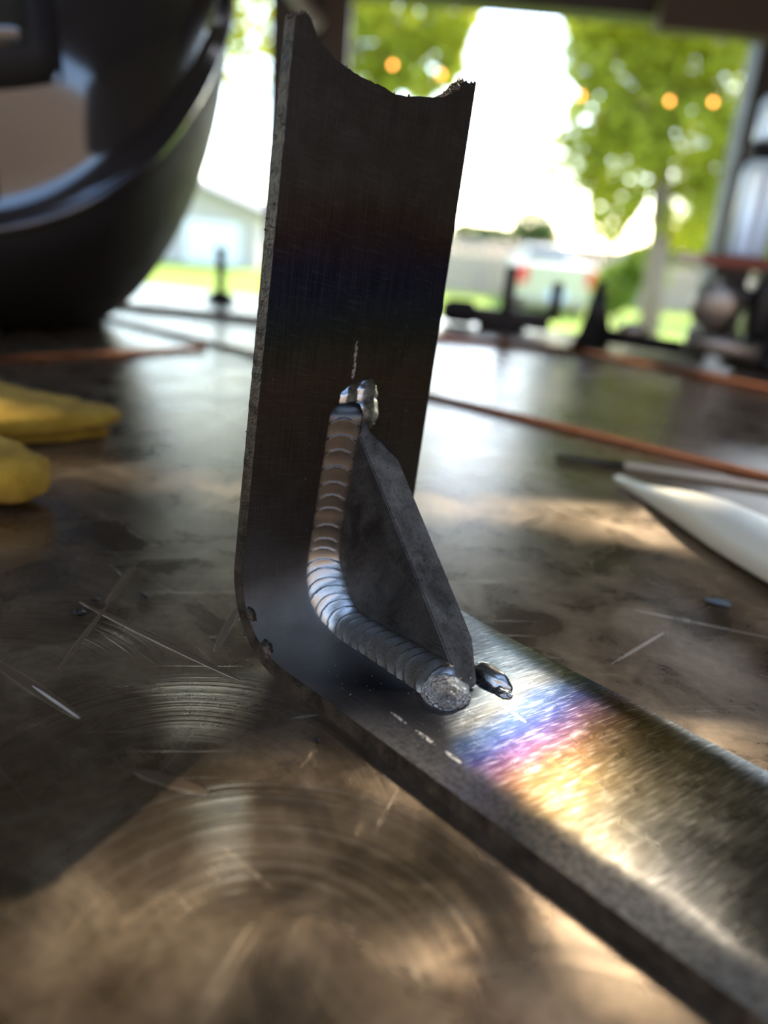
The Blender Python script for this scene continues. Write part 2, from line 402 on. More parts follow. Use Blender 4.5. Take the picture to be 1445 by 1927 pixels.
# wall added out of view behind the camera for warm fill and reflections
bm = bmesh.new(); box(bm, (0, -5.2, FLOOR_Z + 1.6), (14, .3, 3.2)); struct('wall_fill', bm, M_FILL_WALL)
# header beam over the opening
zb = beam_z(1100, 22)
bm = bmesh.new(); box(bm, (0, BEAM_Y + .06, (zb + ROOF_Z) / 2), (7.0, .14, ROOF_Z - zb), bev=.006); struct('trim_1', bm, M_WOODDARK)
a = at(1238, 50, BEAM_Y - .1)
bm = bmesh.new(); box(bm, ((a.x + 3.3) / 2, BEAM_Y - .06, (at(1300, 60, BEAM_Y - .1).z + zb + .2) / 2), (3.3 - a.x, .09, zb + .2 - at(1300, 60, BEAM_Y - .1).z), bev=.004); struct('trim_2', bm, M_WOODBROWN)
def post(name, pxl, pxr, py, Y, mat, depth=.12):
    l = at(pxl, py, Y).x; r = at(pxr, py, Y).x
    bm = bmesh.new(); box(bm, ((l + r) / 2, Y + depth / 2, (FLOOR_Z + zb + .05) / 2), (r - l, depth, zb + .05 - FLOOR_Z), bev=.005)
    return struct(name, bm, mat)
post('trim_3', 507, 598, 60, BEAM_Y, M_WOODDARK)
post('trim_4', 600, 658, 60, BEAM_Y + .02, M_WOODBROWN, .08)
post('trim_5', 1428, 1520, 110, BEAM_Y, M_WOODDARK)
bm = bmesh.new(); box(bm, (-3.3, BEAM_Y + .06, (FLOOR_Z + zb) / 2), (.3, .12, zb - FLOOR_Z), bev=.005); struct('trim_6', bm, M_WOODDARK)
# pale diagonal brace by the post top
p = at(548, -20, BEAM_Y - .05); q = at(600, 52, BEAM_Y - .05)
bm = bmesh.new(); tube(bm, [p, q], .028, 8); struct('trim_7', bm, simple('pale_brace', (.20, .18, .16), .6))

# outdoor ground: slopes away from the slab, then runs level
GZ = -1.4
bm = bmesh.new(); rows = []
ys = [3.4, 4.5, 6, 8, 10, 13, 17, 22, 30, 45, 80]
for y in ys:
    z = lerp(FLOOR_Z - .03, GZ, smooth(3.4, 9, y))
    rows.append([bm.verts.new((x, y, z + .05 * noise.noise(V(x * .2, y * .2, 0)))) for x in [-60, -35, -20, -12, -8, -5, -3, -1, 1, 3, 5, 8, 12, 20, 35, 60]])
grid_faces(bm, rows); lawn = struct('ground', bm, M_GRASS, True)
bm = bmesh.new(); rows = []
for y in [-40, -20, -8, -2.4, 0, 3.4]:
    rows.append([bm.verts.new((x, y, FLOOR_Z - .05)) for x in (-60, -30, -12, -3.5)])
grid_faces(bm, rows); struct('ground_side', bm, M_GRASS)
bm = bmesh.new(); rows = []
for y in [-40, -20, -8, -2.4]:
    rows.append([bm.verts.new((x, y, FLOOR_Z - .05)) for x in (-3.5, 0, 12, 60)])
grid_faces(bm, rows); struct('ground_behind', bm, M_DRIVE)

# ------------------------------------------------------------------ work table
TY = math.radians(-15.5)
tx = V(math.cos(TY), math.sin(TY), 0); ty = V(-tx.y, tx.x, 0)
edge_p = V(-.08, .955, 0)                      # a point on the far edge
TW, TD, TT = 2.1, 1.35, .014
tc = edge_p + tx * .05 - ty * (TD / 2)
table = tag(empty('work_table', (0, 0, 0)), 'heavy scratched steel welding table with brown patina and grinder swirl marks', 'table')
bm = bmesh.new(); box(bm, V(tc.x, tc.y, -TT / 2), (TW, TD, TT), Matrix.Rotation(TY, 3, 'Z'), .0012, 2)
link_bm('table_top', bm, M_TABLE, table, shade=False)
for sx in (-1, 1):
    for sy in (-1, 1):
        c = tc + tx * sx * (TW / 2 - .08) + ty * sy * (TD / 2 - .08)
        bm = bmesh.new(); box(bm, (c.x, c.y, (FLOOR_Z - TT) / 2), (.07, .07, -FLOOR_Z - TT), Matrix.Rotation(TY, 3, 'Z'), .004)
        link_bm('leg', bm, M_IRON, table, shade=False)

# ------------------------------------------------------------------ the welded bracket
YAW, PHI, PSI = math.radians(-44.92), math.radians(91.64), math.radians(5.88)
uu = V(math.cos(YAW), math.sin(YAW), 0); vv = V(-uu.y, uu.x, 0); zz = V(0, 0, 1)
P0 = V(-.3385, 1.67, 0) * CAM_H
BW, BT, RI = .0508, .00328, .0165
LL = uu * math.cos(PHI) + zz * math.sin(PHI) + vv * math.sin(PSI); LL.normalize()
SKEW = LL.dot(vv) / LL.z
lp = Vector((LL.dot(uu), LL.z)).normalized()           # leg direction in the bend plane
ang = math.acos(lp.x)
c0 = Vector((lp.x / lp.y * BT, BT)); dd = RI / math.tan(ang / 2)
cen = c0 + Vector((dd, RI)); A0, A1 = -math.pi / 2, -math.pi / 2 - (math.pi - ang)
T_LEG = cen + Vector((math.cos(A1), math.sin(A1))) * RI  # leg tangent point (inner)
LEG_L0 = (T_LEG - Vector((0, 0))).dot(lp)               # distance along the leg from z=0 line to the tangent point
def inner(s):
    """path: s<0 up the leg from the tangent point, 0..arc round the bend, then along the base.
    returns (q0,q1), normal2d"""
    arc = RI * (math.pi - ang)
    if s < 0:
        return T_LEG + lp * (-s), Vector((math.sin(ang), -math.cos(ang)))
    if s < arc:
        a = A1 + (A0 - A1) * s / arc
        d = Vector((math.cos(a), math.sin(a))); return cen + d * RI, -d
    return cen + Vector((s - arc, -RI)), Vector((0, 1))
ARC = RI * (math.pi - ang)
def onbar(s, v, h=0.0):
    q, n = inner(s); q = q + n * h
    return P0 + uu * q.x + zz * q.y + vv * (v + SKEW * q.y)
def nrm3(s):
    q, n = inner(s); return (uu * n.x + zz * n.y).normalized()
U_TAN = cen.x                                            # base u at which the bend ends
def s_from_u(u): return ARC + u - U_TAN
def s_from_l(l): return LEG_L0 - l
# torn top profile (v, l)
TORN = [(0, .1236), (.0012, .1239), (.0025, .1246), (.0036, .1236), (.0059, .1205), (.0085, .1192), (.0114, .1180), (.0155, .1169), (.0200, .1162), (.0232, .1159),
        (.0262, .1151), (.0300, .1152), (.0338, .1159), (.0375, .1162), (.0411, .1170), (.0432, .1180), (.0450, .1192), (.0458, .1205), (.0467, .1211), (.0485, .1209), (.0508, .1216)]
def torn(v):
    for (a, la), (b, lb) in zip(TORN[:-1], TORN[1:]):
        if v <= b: return lerp(la, lb, (v - a) / (b - a))
    return TORN[-1][1]
BASE_END = .165
MARKS = []
def uvof(s, v): return (s, v)
for (l0, v0), (l1, v1) in (((.0655, .0247), (.0610, .0246)), ((.0610, .0249), (.0572, .0246))):
    MARKS.append(((s_from_l(l0), v0), (s_from_l(l1), v1), .0006))
def base_uv(px, py):
    q = tab(px, py, BT) - P0; return (s_from_u(q.dot(uu)), q.dot(vv) - SKEW * BT)
MARKS += [(base_uv(925, 1310), base_uv(990, 1360), .0007), (base_uv(735, 1340), base_uv(765, 1362), .0004), (base_uv(782, 1374), base_uv(820, 1402), .00055), (base_uv(836, 1412), base_uv(868, 1436), .0005)]
M_BAR = mat_bar()

def ramp(stops, x):
    if x <= stops[0][0]: return Vector(stops[0][1])
    for (a, ca), (b, cb) in zip(stops[:-1], stops[1:]):
        if x <= b: return Vector(ca).lerp(Vector(cb), (x - a) / (b - a))
    return Vector(stops[-1][1])
BASE_TINT = [(.000, (.14, .135, .125)), (.030, (.12, .13, .14)), (.040, (.17, .23, .28)), (.047, (.22, .27, .31)), (.052, (.23, .24, .23)), (.056, (.08, .14, .28)), (.0605, (.05, .07, .25)),
             (.0645, (.17, .07, .16)), (.069, (.30, .14, .05)), (.076, (.33, .22, .085)), (.086, (.33, .275, .18)), (.096, (.33, .31, .28)), (.2, (.36, .34, .32))]
LEG_TINT = [(.0, (.14, .13, .12)), (.020, (.10, .09, .08)), (.045, (.085, .065, .048)), (.058, (.10, .068, .042)), (.064, (.07, .06, .04)), (.070, (.035, .045, .045)), (.076, (.028, .035, .062)), (.081, (.032, .03, .06)),
            (.087, (.06, .036, .038)), (.092, (.085, .056, .046)), (.098, (.105, .088, .076)), (.108, (.105, .09, .082)), (.13, (.10, .085, .08))]
def paint(s, v):
    """tint, (ground, satin, scale)"""
    nz = noise.noise(V(s * 90, v * 90, 1.3)); n2 = noise.noise(V(s * 260, v * 260, 7.7))
    if s < 0:
        l = LEG_L0 - s
        t = ramp(LEG_TINT, l + .0022 * nz + (v - .025) * (v - .025) * 3.0)
        near = math.exp(-((v - .024) / .012) ** 2) * (1 - smooth(.045, .062, l))
        t = t.lerp(Vector((.06, .045, .035)), .35 * near)
        return t, (.12, 0, .10)
    if s < ARC:
        k = s / ARC
        t = Vector(ramp(LEG_TINT, LEG_L0 * 1.0)).lerp(Vector((.42, .385, .335)), smooth(.10, .55, k))  # lighter round the bend: overhead reflection put into the colour
        return t, (.10, 1, .05)
    u = U_TAN + s - ARC
    far = smooth(.026, .030, v)
    ue = u + .0012 * nz + .0008 * n2 - .0035 * (1 - smooth(.010, .024, v)) * 0
    t = ramp(BASE_TINT, ue)
    g = 1.0
    # satin heat-soaked zone left of the weld, with gusset shade and bend reflection put into its colour
    lim = .0475 + .010 * smooth(.018, .006, v) + .0008 * n2
    sat = (1 - smooth(lim - .003, lim + .002, u)) * (1 - smooth(.0245, .0275, v))
    sk = Vector((.42, .385, .335)).lerp(Vector((.045, .045, .05)), smooth(.012, .032, u + .25 * (v - .012)))
    sk = sk.lerp(Vector((.24, .235, .225)), math.exp(-((v - .0170) / .0026) ** 2) * .6)
    t = t.lerp(sk, sat); g = lerp(g, .08, sat)
    # unground mill-scale band by the near edge
    band = 1 - smooth(.0045, .0095, v + .0012 * n2 + .0008 * nz)
    if u > .03:
        b2 = band * smooth(.03, .05, u)
        t = t.lerp(ramp([(.0, (.12, .11, .10)), (.055, (.10, .095, .09)), (.066, (.10, .09, .12)), (.075, (.15, .11, .07)), (.095, (.19, .17, .145)), (.2, (.22, .20, .17))], u), b2)
        g = lerp(g, .08, b2)
    else: b2 = 0
    # dull unground end
    e = smooth(.1135, .1165, u + .003 * n2 - .20 * max(0, .020 - v) * 0 + (v - .02) * .25)
    t = t.lerp(Vector((.36, .32, .275)), e); g = lerp(g, .0, e)
    return t, (g, sat, max(b2 * (1 - e), 0.0))

def build_bar():
    bm = bmesh.new()
    cl = bm.loops.layers.float_color.new('tint'); fl = bm.loops.layers.float_color.new('finish'); uvl = bm.loops.layers.uv.new('flat')
    NV = 54
    # path samples: tN parametrise the leg 0..1 (so that the torn edge is followed), then bend, then base
    rows_i, rows_o, info = [], [], []
    nl = 80
    def edge_wob(s): return .00012 * noise.noise(V(s * 700, 3.1, 0)) + .00009 * noise.noise(V(s * 2200, 1.1, 0))
    for i in range(nl):
        ri, ro, inf = [], [], []
        for j in range(NV + 1):
            v = BW * j / NV
            top = torn(v) - .00025 * (noise.noise(V(v * 900, 5, 0)))
            l = lerp(top, LEG_L0, i / nl); s = LEG_L0 - l
            ve = v + (edge_wob(s) if j == 0 else 0) 
            ri.append(bm.verts.new(onbar(s, ve))); ro.append(bm.verts.new(onbar(s, ve, -BT))); inf.append((s, v))
        rows_i.append(ri); rows_o.append(ro); info.append(inf)
    ss = [ARC * i / 26 for i in range(27)] + [ARC + (BASE_END - U_TAN) * i / 150 for i in range(1, 151)]
    for s in ss:
        ri, ro, inf = [], [], []
        for j in range(NV + 1):
            v = BW * j / NV
            ve = v + (edge_wob(s) if j == 0 else 0)
            roll = -.00062 * max(0.0, (v - .0430) / (BW - .0430)) ** 2 * smooth(ARC, ARC + .02, s)   # rolled far edge
            ri.append(bm.verts.new(onbar(s, ve, roll))); ro.append(bm.verts.new(onbar(s, ve, -BT))); inf.append((s, v))
        rows_i.append(ri); rows_o.append(ro); info.append(inf)
    m = len(rows_i)
    vinfo = {}
    for i in range(m):
        for j in range(NV + 1):
            vinfo[rows_i[i][j]] = info[i][j]; vinfo[rows_o[i][j]] = info[i][j]
    def face(vs, mi):
        f = bm.faces.new(vs); f.material_index = mi; f.smooth = (mi == 0)
        return f
    for i in range(m - 1):
        for j in range(NV):
            face((rows_i[i][j], rows_i[i + 1][j], rows_i[i + 1][j + 1], rows_i[i][j + 1]), 0)
            face((rows_o[i][j], rows_o[i][j + 1], rows_o[i + 1][j + 1], rows_o[i + 1][j]), 0)
        for j, fl_ in ((0, False), (NV, True)):
            q = (rows_i[i][j], rows_o[i][j], rows_o[i + 1][j], rows_i[i + 1][j])
            face(q if not fl_ else tuple(reversed(q)), 1)
    for i, fl_ in ((0, False), (m - 1, True)):
        for j in range(NV):
            q = (rows_i[i][j], rows_i[i][j + 1], rows_o[i][j + 1], rows_o[i][j])
            face(q if not fl_ else tuple(reversed(q)), 1)
    cache = {v: paint(*sv) for v, sv in vinfo.items()}
    for f in bm.faces:
        for lo in f.loops:
            t, g = cache[lo.vert]; lo[cl] = (t.x, t.y, t.z, 1); lo[fl] = (g[0], g[1], g[2], 1)
            s, v = vinfo[lo.vert]; lo[uvl].uv = (s, v)
    # knife-sharp outline, slightly eased: split by material, so mark sharp
    for e in bm.edges:
        if len({f.material_index for f in e.link_faces}) > 1: e.smooth = False
    me = bpy.data.meshes.new('bent_flat_bar'); bm.to_mesh(me); bm.free()
    me.materials.append(M_BAR); me.materials.append(M_EDGE)
    return me

bracket = tag(empty('welded_bracket', (0, 0, 0)), 'bent steel strip bracket with welded gusset and rainbow heat tint standing upright on the table', 'bracket')
bar = bpy.data.objects.new('bent_flat_bar', build_bar()); COL.objects.link(bar); bar.parent = bracket

# --- gusset plate: left face meets the strip along the junction line vj(s)
TG = .0085
def vj(h): return .0222 + .045 * h          # height above base -> v of left face (bar-v, skew added apart)
GL, GU = .0480, .0440
def gpt(u, z, side):                          # u along base, z up from the table, side 0 left 1 right
    return P0 + uu * (u) + zz * z + vv * (vj(z) + SKEW * z + TG * side)
def build_gusset():
    bm = bmesh.new()
    # outline in the plate plane (u,z): follow the strip surface a hair inside it
    out = []
    for k in range(9):                        # down the leg
        l = lerp(GL, LEG_L0, k / 8); q = lp * l; out.append((q.x - .0002, q.y))
    for k in range(1, 12):
        q, n = inner(ARC * k / 11); out.append((q.x, q.y - .0002))
    out.append((GU - .001, BT - .0002)); out.append((GU + .0016, BT + .0006))
    hyp0 = (GU + .0012, BT + .0016); top = (lp * GL); hyp1 = (top.x + .0022, top.y + .0006)
    K = 16; hyp = [(lerp(hyp0[0], hyp1[0], k / K), lerp(hyp0[1], hyp1[1], k / K)) for k in range(K + 1)]
    out += hyp
    L, R = [], []
    for (u, z) in out:
        a = gpt(u, z, 0); 
        hN = z
        # right corner is melted away at the top and at the toe
        side = 1.0
        if z > .040: side = 1 - .62 * smooth(.0415, .047, z)
        if z < .012 and u > .034: side = 1 - .45 * smooth(.011, .004, z)
        L.append(bm.verts.new(a)); R.append(bm.verts.new(gpt(u, z, side)))
    n = len(out)
    bm.faces.new(L); bm.faces.new(list(reversed(R)))
    for i in range(n): bm.faces.new((L[(i + 1) % n], L[i], R[i], R[(i + 1) % n]))
    bmesh.ops.recalc_face_normals(bm, faces=bm.faces)
    es = [e for e in bm.edges if len(e.link_faces) == 2 and e.calc_face_angle(0) > .5]
    bmesh.ops.bevel(bm, geom=es, offset=.00028, segments=2, affect='EDGES')
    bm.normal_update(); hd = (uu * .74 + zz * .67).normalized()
    for f in bm.faces: f.material_index = 1 if f.normal.dot(hd) > .75 else 0  # sloping edge gets the lighter copy: light on it put into the colour
    return bm
gus = link_bm('gusset_plate', build_gusset(), [M_GUSSET, M_GUSSET_LIT], bracket, shade=False)
gus['label'] = 'dark triangular gusset plate with a sloping cut edge'

# --- weld bead: stacked ripples along the left junction, down the leg, round the bend, along the base
def jline(s):
    q, n = inner(s); v = vj(q.y); return onbar(s, v), nrm3(s), q.y
S_TOP, S_END = s_from_l(.0525), s_from_u(.0450)
def build_bead():
    bm = bmesh.new(); n_s = 430; n_a = 26; rows = []
    rip = []; x = S_TOP
    rr = random.Random(3)
    while x < S_END + .004:
        rip.append(x); mid = (x > -.004 and x < ARC + .002)
        x += (.0036 if x < -.004 else .0026 if mid else .0031) * rr.uniform(.8, 1.15)
    def saw(x):
        for a, b in zip(rip[:-1], rip[1:]):
            if a <= x < b: return (x - a) / (b - a)
        return 0.0
    for i in range(n_s + 1):
        s = lerp(S_TOP, S_END, i / n_s)
        J, nn, zq = jline(s)
        # corner: turn the section gently, centre of bead shifted so the inside of the bend fills
        k_end = min(1, (s - S_TOP) / .004); k_end = math.sqrt(max(0.0, k_end * (2 - k_end)))
        e2 = min(1, (S_END - s) / .0035); e2 = math.sqrt(max(0.0, e2 * (2 - e2)))
        R = .0056 + .0010 * math.exp(-((s - ARC * .45) / .006) ** 2) + .0007 * smooth(ARC, S_END, s)
        R *= .35 + .65 * k_end * max(e2, .55)
        R *= 1 + .04 * noise.noise(V(s * 260, 2, 0))
        row = []
        for j in range(n_a + 1):
            a = math.pi / 2 * (j / n_a)
            ca, sa = math.cos(a), math.sin(a)
            p = 1.55; r = R / ((ca ** p + sa ** p) ** (1 / p))
            xo = (j / n_a - .5) * 2
            sw = saw(s - .0024 * (xo * xo))                    # crescent ripples, bowed up the seam
            # each ripple: steep crest at its start, then a long hollow back
            hgt = (1 - sw) ** 1.5 - .45 + .22 * math.exp(-((sw - .0) / .12) ** 2)
            r *= 1 + .038 * hgt * (1 - .55 * abs(xo) ** 3) * (0.65 + .35 * smooth(-.002, .004, s) if s > 0 else 1.0)
            lo = .9 if j in (0, n_a) else 1.0
            base = J - nn * .0006 + vv * .0006
            row.append(bm.verts.new(base + (-vv) * (r * ca * 1.05) + nn * (r * sa * .95)))
        rows.append(row)
    grid_faces(bm, rows)
    bmesh.ops.recalc_face_normals(bm, faces=bm.faces)
    # close ends with fans to the junction
    for row in (rows[0], rows[-1]):
        c = bm.verts.new(sum((v.co for v in (row[0], row[-1])), V(0, 0, 0)) / 2)
        for a, b in zip(row[:-1], row[1:]): bm.faces.new((a, b, c))
    bmesh.ops.recalc_face_normals(bm, faces=bm.faces)
    return bm
bead = link_bm('weld_bead', build_bead(), M_WELD, bracket)
bead['label'] = 'silver weld bead of stacked ripples'
# finishing crater: rough crystalline puddle at the base end of the bead
J, nn, _ = jline(S_END)
bm = bmesh.new()
blob(bm, J - vv * .0026 + nn * .0006 - uu * .0012, .0048, (1.0, 1.0, .80), 4, .10, 1.3, 4.0)
cr = link_bm('weld_crater', bm, M_CRATER, bracket); cr['label'] = 'sparkling crystalline crater at the end of the bead'
# pore in the bend part of the bead
# tack welds
bm = bmesh.new()
rotL = Matrix((uu, vv, LL)).transposed()
blob(bm, onbar(s_from_l(.0535), .0290, .0004), .0030, (.50, 1.15, 1.15), 4, .16, .9, 1.0, rotL)
blob(bm, onbar(s_from_l(.0530), .0248, .0000), .0028, (.42, 1.15, 1.05), 4, .16, .9, 2.0, rotL)
blob(bm, onbar(s_from_l(.0495), .0285, .0012), .0034, (.55, 1.15, 1.25), 4, .16, .9, 5.0, rotL)
tk = link_bm('tack_weld', bm, M_TACK, bracket); tk['label'] = 'lumpy grey tack at the top of the gusset'
bm = bmesh.new(); rotB = Matrix((uu, vv, zz)).transposed()
blob(bm, onbar(s_from_u(.0455), .0318, .0006), .0034, (1.5, .72, .75), 4, .14, .8, 3.0, rotB)
blob(bm, onbar(s_from_u(.0500), .0302, .0000), .0018, (1.3, .8, .6), 4, .3, 1.2, 6.0, rotB)
tk = link_bm('tack_weld', bm, M_TACK, bracket); tk['label'] = 'bright glassy tack at the toe of the gusset'
# two bitten craters on the near edge of the bend
for s0, r, sd in ((ARC * .42, .0013, 1.0), (ARC * .78, .0016, 4.0)):
    bm = bmesh.new()
    blob(bm, onbar(s0, .0008, -.0004), r, (1.5, .8, .8), 3, .5, 2.4, sd, Matrix((LL.cross(vv).normalized() if s0 < ARC * .3 else (uu * .7 - zz * .7).normalized(), vv, nrm3(s0))).transposed())
    o = link_bm('edge_nick', bm, M_EDGE, bracket)
# burrs along the torn top and tiny spatter on the strip
bm = bmesh.new(); rr = random.Random(11)
for k in range(70):
    v = rr.choice((rr.uniform(.044, .0508), rr.uniform(0, .005), rr.uniform(.0, .0508)))
    l = torn(v); big = v > .0445 or v < .0045
    blob(bm, onbar(s_from_l(l), v, -rr.uniform(0, BT)), rr.uniform(.00015, .00045) * (1.5 if big else .7), (1, 1, rr.uniform(1, 1.9)), 1, .5, 2, k * 1.3)
for k in range(60):
    s = rr.uniform(s_from_l(.118), ARC); blob(bm, onbar(s, -.0001, -rr.uniform(0, BT)), rr.uniform(.0001, .00022), (1, 1, 1), 1, .4, 2, k)
o = link_bm('burr', bm, M_EDGE, bracket); o['kind'] = 'stuff'
bm = bmesh.new()
for k in range(70):
    if k % 3: s, v = s_from_u(rr.uniform(.016, .06)), rr.uniform(.003, .021)
    else: s, v = s_from_l(rr.uniform(.02, .07)), rr.uniform(.003, .047)
    blob(bm, onbar(s, v, .00003), rr.uniform(.00005, .00012), (1, 1, 1), 1, .2, 2, k)
for k in range(26):
    t = rr.random(); h0 = gpt(lerp(GU + .0012, (lp * GL).x + .002, t), lerp(BT + .0016, (lp * GL).y, t), rr.uniform(.1, .9))
    blob(bm, h0, rr.uniform(.0001, .0003), (1, 1, 1), 1, .3, 2, k)
o = link_bm('spatter', bm, M_TACK, bracket); o['kind'] = 'stuff'

# ------------------------------------------------------------------ things on the table
def rod(name, pts, r, mat, label, parts=None):
    bm = bmesh.new(); tube(bm, pts, r, 14); o = link_bm(name, bm, mat); return tag(o, label, 'rod')
r1 = .0015
a, b = tab(170, 590, r1), tab(1452, 897, r1); e = (b - a).normalized()
rod('filler_rod', [a - e * .02, a.lerp(b, .5), b + e * .30], r1, M_COPPER, 'long thin copper filler rod running diagonally behind the bracket', None)
r2 = .0027
a, b = tab(205, 571, r2), tab(1096, 661, r2); e = (b - a).normalized()
rod('copper_rod', [a - e * .02, b], r2, M_COPPER, 'thick copper rod along the back of the table, left of the joint')
a2 = tab(1101, 662, r2); b2 = tab(1330, 706, r2); e2 = (b2 - a2).normalized()
rod('copper_rod', [a2, b2 + e2 * .08], r2, M_COPPER, 'shorter copper rod at the back, ending under the black vise')
r3 = .0014
a, b = tab(-30, 678, r3), tab(385, 653, r3); e = (b - a).normalized()
rod('filler_rod', [a - e * .15, b], r3, M_COPPER, 'copper filler rod lying in front of the black helmet')
# stick with a burnt tip
st = tag(empty('welding_stick', tab(1110, 862)), 'thin bright metal rod with a burnt black tip', 'rod')
r4 = .0013
def rel(o, p): return p - o.location
a, m_, b = tab(1046, 859, r4), tab(1170, 874, r4), tab(1460, 918, r4); e = (b - m_).normalized()
bm = bmesh.new(); tube(bm, [rel(st, m_), rel(st, b + e * .12)], r4, 12); link_bm('stick', bm, M_BARE, st)
bm = bmesh.new(); tube(bm, [rel(st, a), rel(st, a.lerp(m_, .5)), rel(st, m_ + e * .001)], [r4 * .75, r4 * .85, r4 * 1.02], 12); link_bm('burnt_tip', bm, M_BURNT, st)

# white tapered stick
def tapered_stick():
    tip = tab(1166, 890, .004); endc = tab(1470, 1046, .006)
    d = (endc - tip); d.z = 0; Ls = d.length + .10; d.normalize(); n = V(-d.y, d.x, 0)
    bm = bmesh.new(); rows = []
    for i in range(25):
        t = i / 24; x = Ls * t
        wd = .0024 + .0102 * smooth(0, .085, x); th = .0016 + .0044 * smooth(0, .06, x)
        row = []
        for k in range(20):
            a = 2 * math.pi * k / 20; ca, sa = math.cos(a), math.sin(a)
            cx = math.copysign(abs(ca) ** .55, ca); cz = math.copysign(abs(sa) ** .55, sa)
            row.append(bm.verts.new(V(tip.x, tip.y, 0) + d * x + n * (wd * cx) + zz * (th + th * cz)))
        rows.append(row)
    grid_faces(bm, rows, True); bm.faces.new(rows[0]); bm.faces.new(list(reversed(rows[-1])))
    bmesh.ops.recalc_face_normals(bm, faces=bm.faces); return bm
tag(link_bm('tapered_stick', tapered_stick(), M_WHITE), 'flat off white stick tapering to a blunt point on the right of the table', 'stick')

# small debris
def chip(px, py, r, sc, mat, label, seed, rz=0.0):
    c = tab(px, py); bm = bmesh.new(); blob(bm, (0, 0, 0), r, sc, 2, .5, 1.4, seed, Matrix.Rotation(rz, 3, 'Z'))
    mn = min(v.co.z for v in bm.verts)
    for v in bm.verts: v.co.z -= mn
    o = link_bm('metal_chip', bm, mat, shade=False, loc=c); return tag(o, label, 'chip')
chip(1352, 1137, .0030, (1.25, .45, .25), simple('blue_grey_chip', (.13, .15, .15), .5, .4, .2, 200), 'flat blue grey metal chip on the bare table at the right', 2.0, -.3)
chip(597, 1395, .0006, (1.1, .5, .5), M_IRON, 'tiny black crumb beside the near edge of the bracket', 5.0, -.5)
chip(150, 1155, .0013, (1.3, .8, .3), M_IRON, 'flattened dark spatter drop left of the gouge marks', 7.0)
chip(180, 1130, .0008, (1.3, .8, .3), M_IRON, 'small dark spatter drop where the two gouges cross', 8.0)
chip(272, 1124, .0009, (1.4, .8, .35), M_IRON, 'small dark spatter drop alone between gouges and bracket', 9.0)

# yellow suede glove, mostly out of frame at the left
glove = tag(empty('work_glove', tab(60, 830)), 'yellow suede work glove lying at the left edge of the table', 'glove')
def flat_loft(path, widths, ths, n=22, pw=.7, nzamp=.0006, seed=0.0):
    bm = bmesh.new(); rows = []
    for i, (p, wd, th) in enumerate(zip(path, widths, ths)):
        d = (path[min(i + 1, len(path) - 1)] - path[max(i - 1, 0)]); d.z = 0; d.normalize(); nn_ = V(-d.y, d.x, 0); row = []
        for k in range(n):
            a = 2 * math.pi * k / n; ca, sa = math.cos(a), math.sin(a)
            cx = math.copysign(abs(ca) ** .8, ca); cz = math.copysign(abs(sa) ** pw, sa)
            q = p + nn_ * (wd * cx) + zz * (th * cz)
            q += V(1, 1, .6) * (nzamp * noise.noise(q * 160 + V(seed, 0, 0)))
            row.append(bm.verts.new(q))
        rows.append(row)
    grid_faces(bm, rows, True); bm.faces.new(rows[0]); bm.faces.new(list(reversed(rows[-1])))
    bmesh.ops.recalc_face_normals(bm, faces=bm.faces)
    return bm
def dens(pts, m):
    out = []
    for i in range(m + 1):
        t = i / m * (len(pts) - 1); k = min(int(t), len(pts) - 2); out.append(pts[k] + (pts[k + 1] - pts[k]) * (t - k))
    return out
gt = tab(232, 796, .006)
path = [V(gt.x - .0005, gt.y, .0090), V(gt.x - .004, gt.y - .001, .0088), V(gt.x - .018, gt.y - .005, .0085), V(gt.x - .045, gt.y - .012, .0095), V(gt.x - .085, gt.y - .018, .0125), V(gt.x - .16, gt.y - .03, .016)]
wds = [.003, .007, .015, .030, .042, .046]; ths = [.0012, .0028, .0052, .0068, .0100, .0150]
bm = flat_loft([p - glove.location for p in dens(path, 40)], dens([V(x, 0, 0) for x in wds], 40) and [q.x for q in dens([V(x, 0, 0) for x in wds], 40)], [q.x for q in dens([V(x, 0, 0) for x in ths], 40)], 30, .6, .0011, 2.0)
link_bm('hand', bm, M_SUEDE, glove)
bm = flat_loft([p - glove.location + V(-.003, .002, -.0062) for p in dens(path[1:], 30)], [q.x * .96 for q in dens([V(x, 0, 0) for x in wds[1:]], 30)], [.0024] * 31, 24, .6, .0007, 6.0)
link_bm('folded_layer', bm, M_SUEDE, glove)
tp = tab(88, 912, .007)
path2 = [V(tp.x, tp.y, .0085), V(tp.x - .0012, tp.y, .0087), V(tp.x - .0045, tp.y, .009), V(tp.x - .014, tp.y + .001, .0092), V(tp.x - .055, tp.y + .014, .012), V(tp.x - .10, tp.y + .035, .015)]
w2 = [.0025, .0062, .0100, .0130, .0138, .016]; t2 = [.0020, .0046, .0070, .0086, .0100, .0125]
bm = flat_loft([p - glove.location for p in dens(path2, 36)], [q.x for q in dens([V(x, 0, 0) for x in w2], 36)], [q.x for q in dens([V(x, 0, 0) for x in t2], 36)], 30, .85, .0012, 4.0)
link_bm('thumb', bm, M_SUEDE, glove)
# seam along the folded edge
sp = dens(path[1:], 24); sw_ = [q.x for q in dens([V(x, 0, 0) for x in wds[1:]], 24)]
bm = bmesh.new(); tube(bm, [V(p.x, p.y, .0066) - glove.location + V(.18, -.98, 0) * (wd * .93) for p, wd in zip(sp, sw_)], .0009, 8); link_bm('seam', bm, M_THREAD, glove)

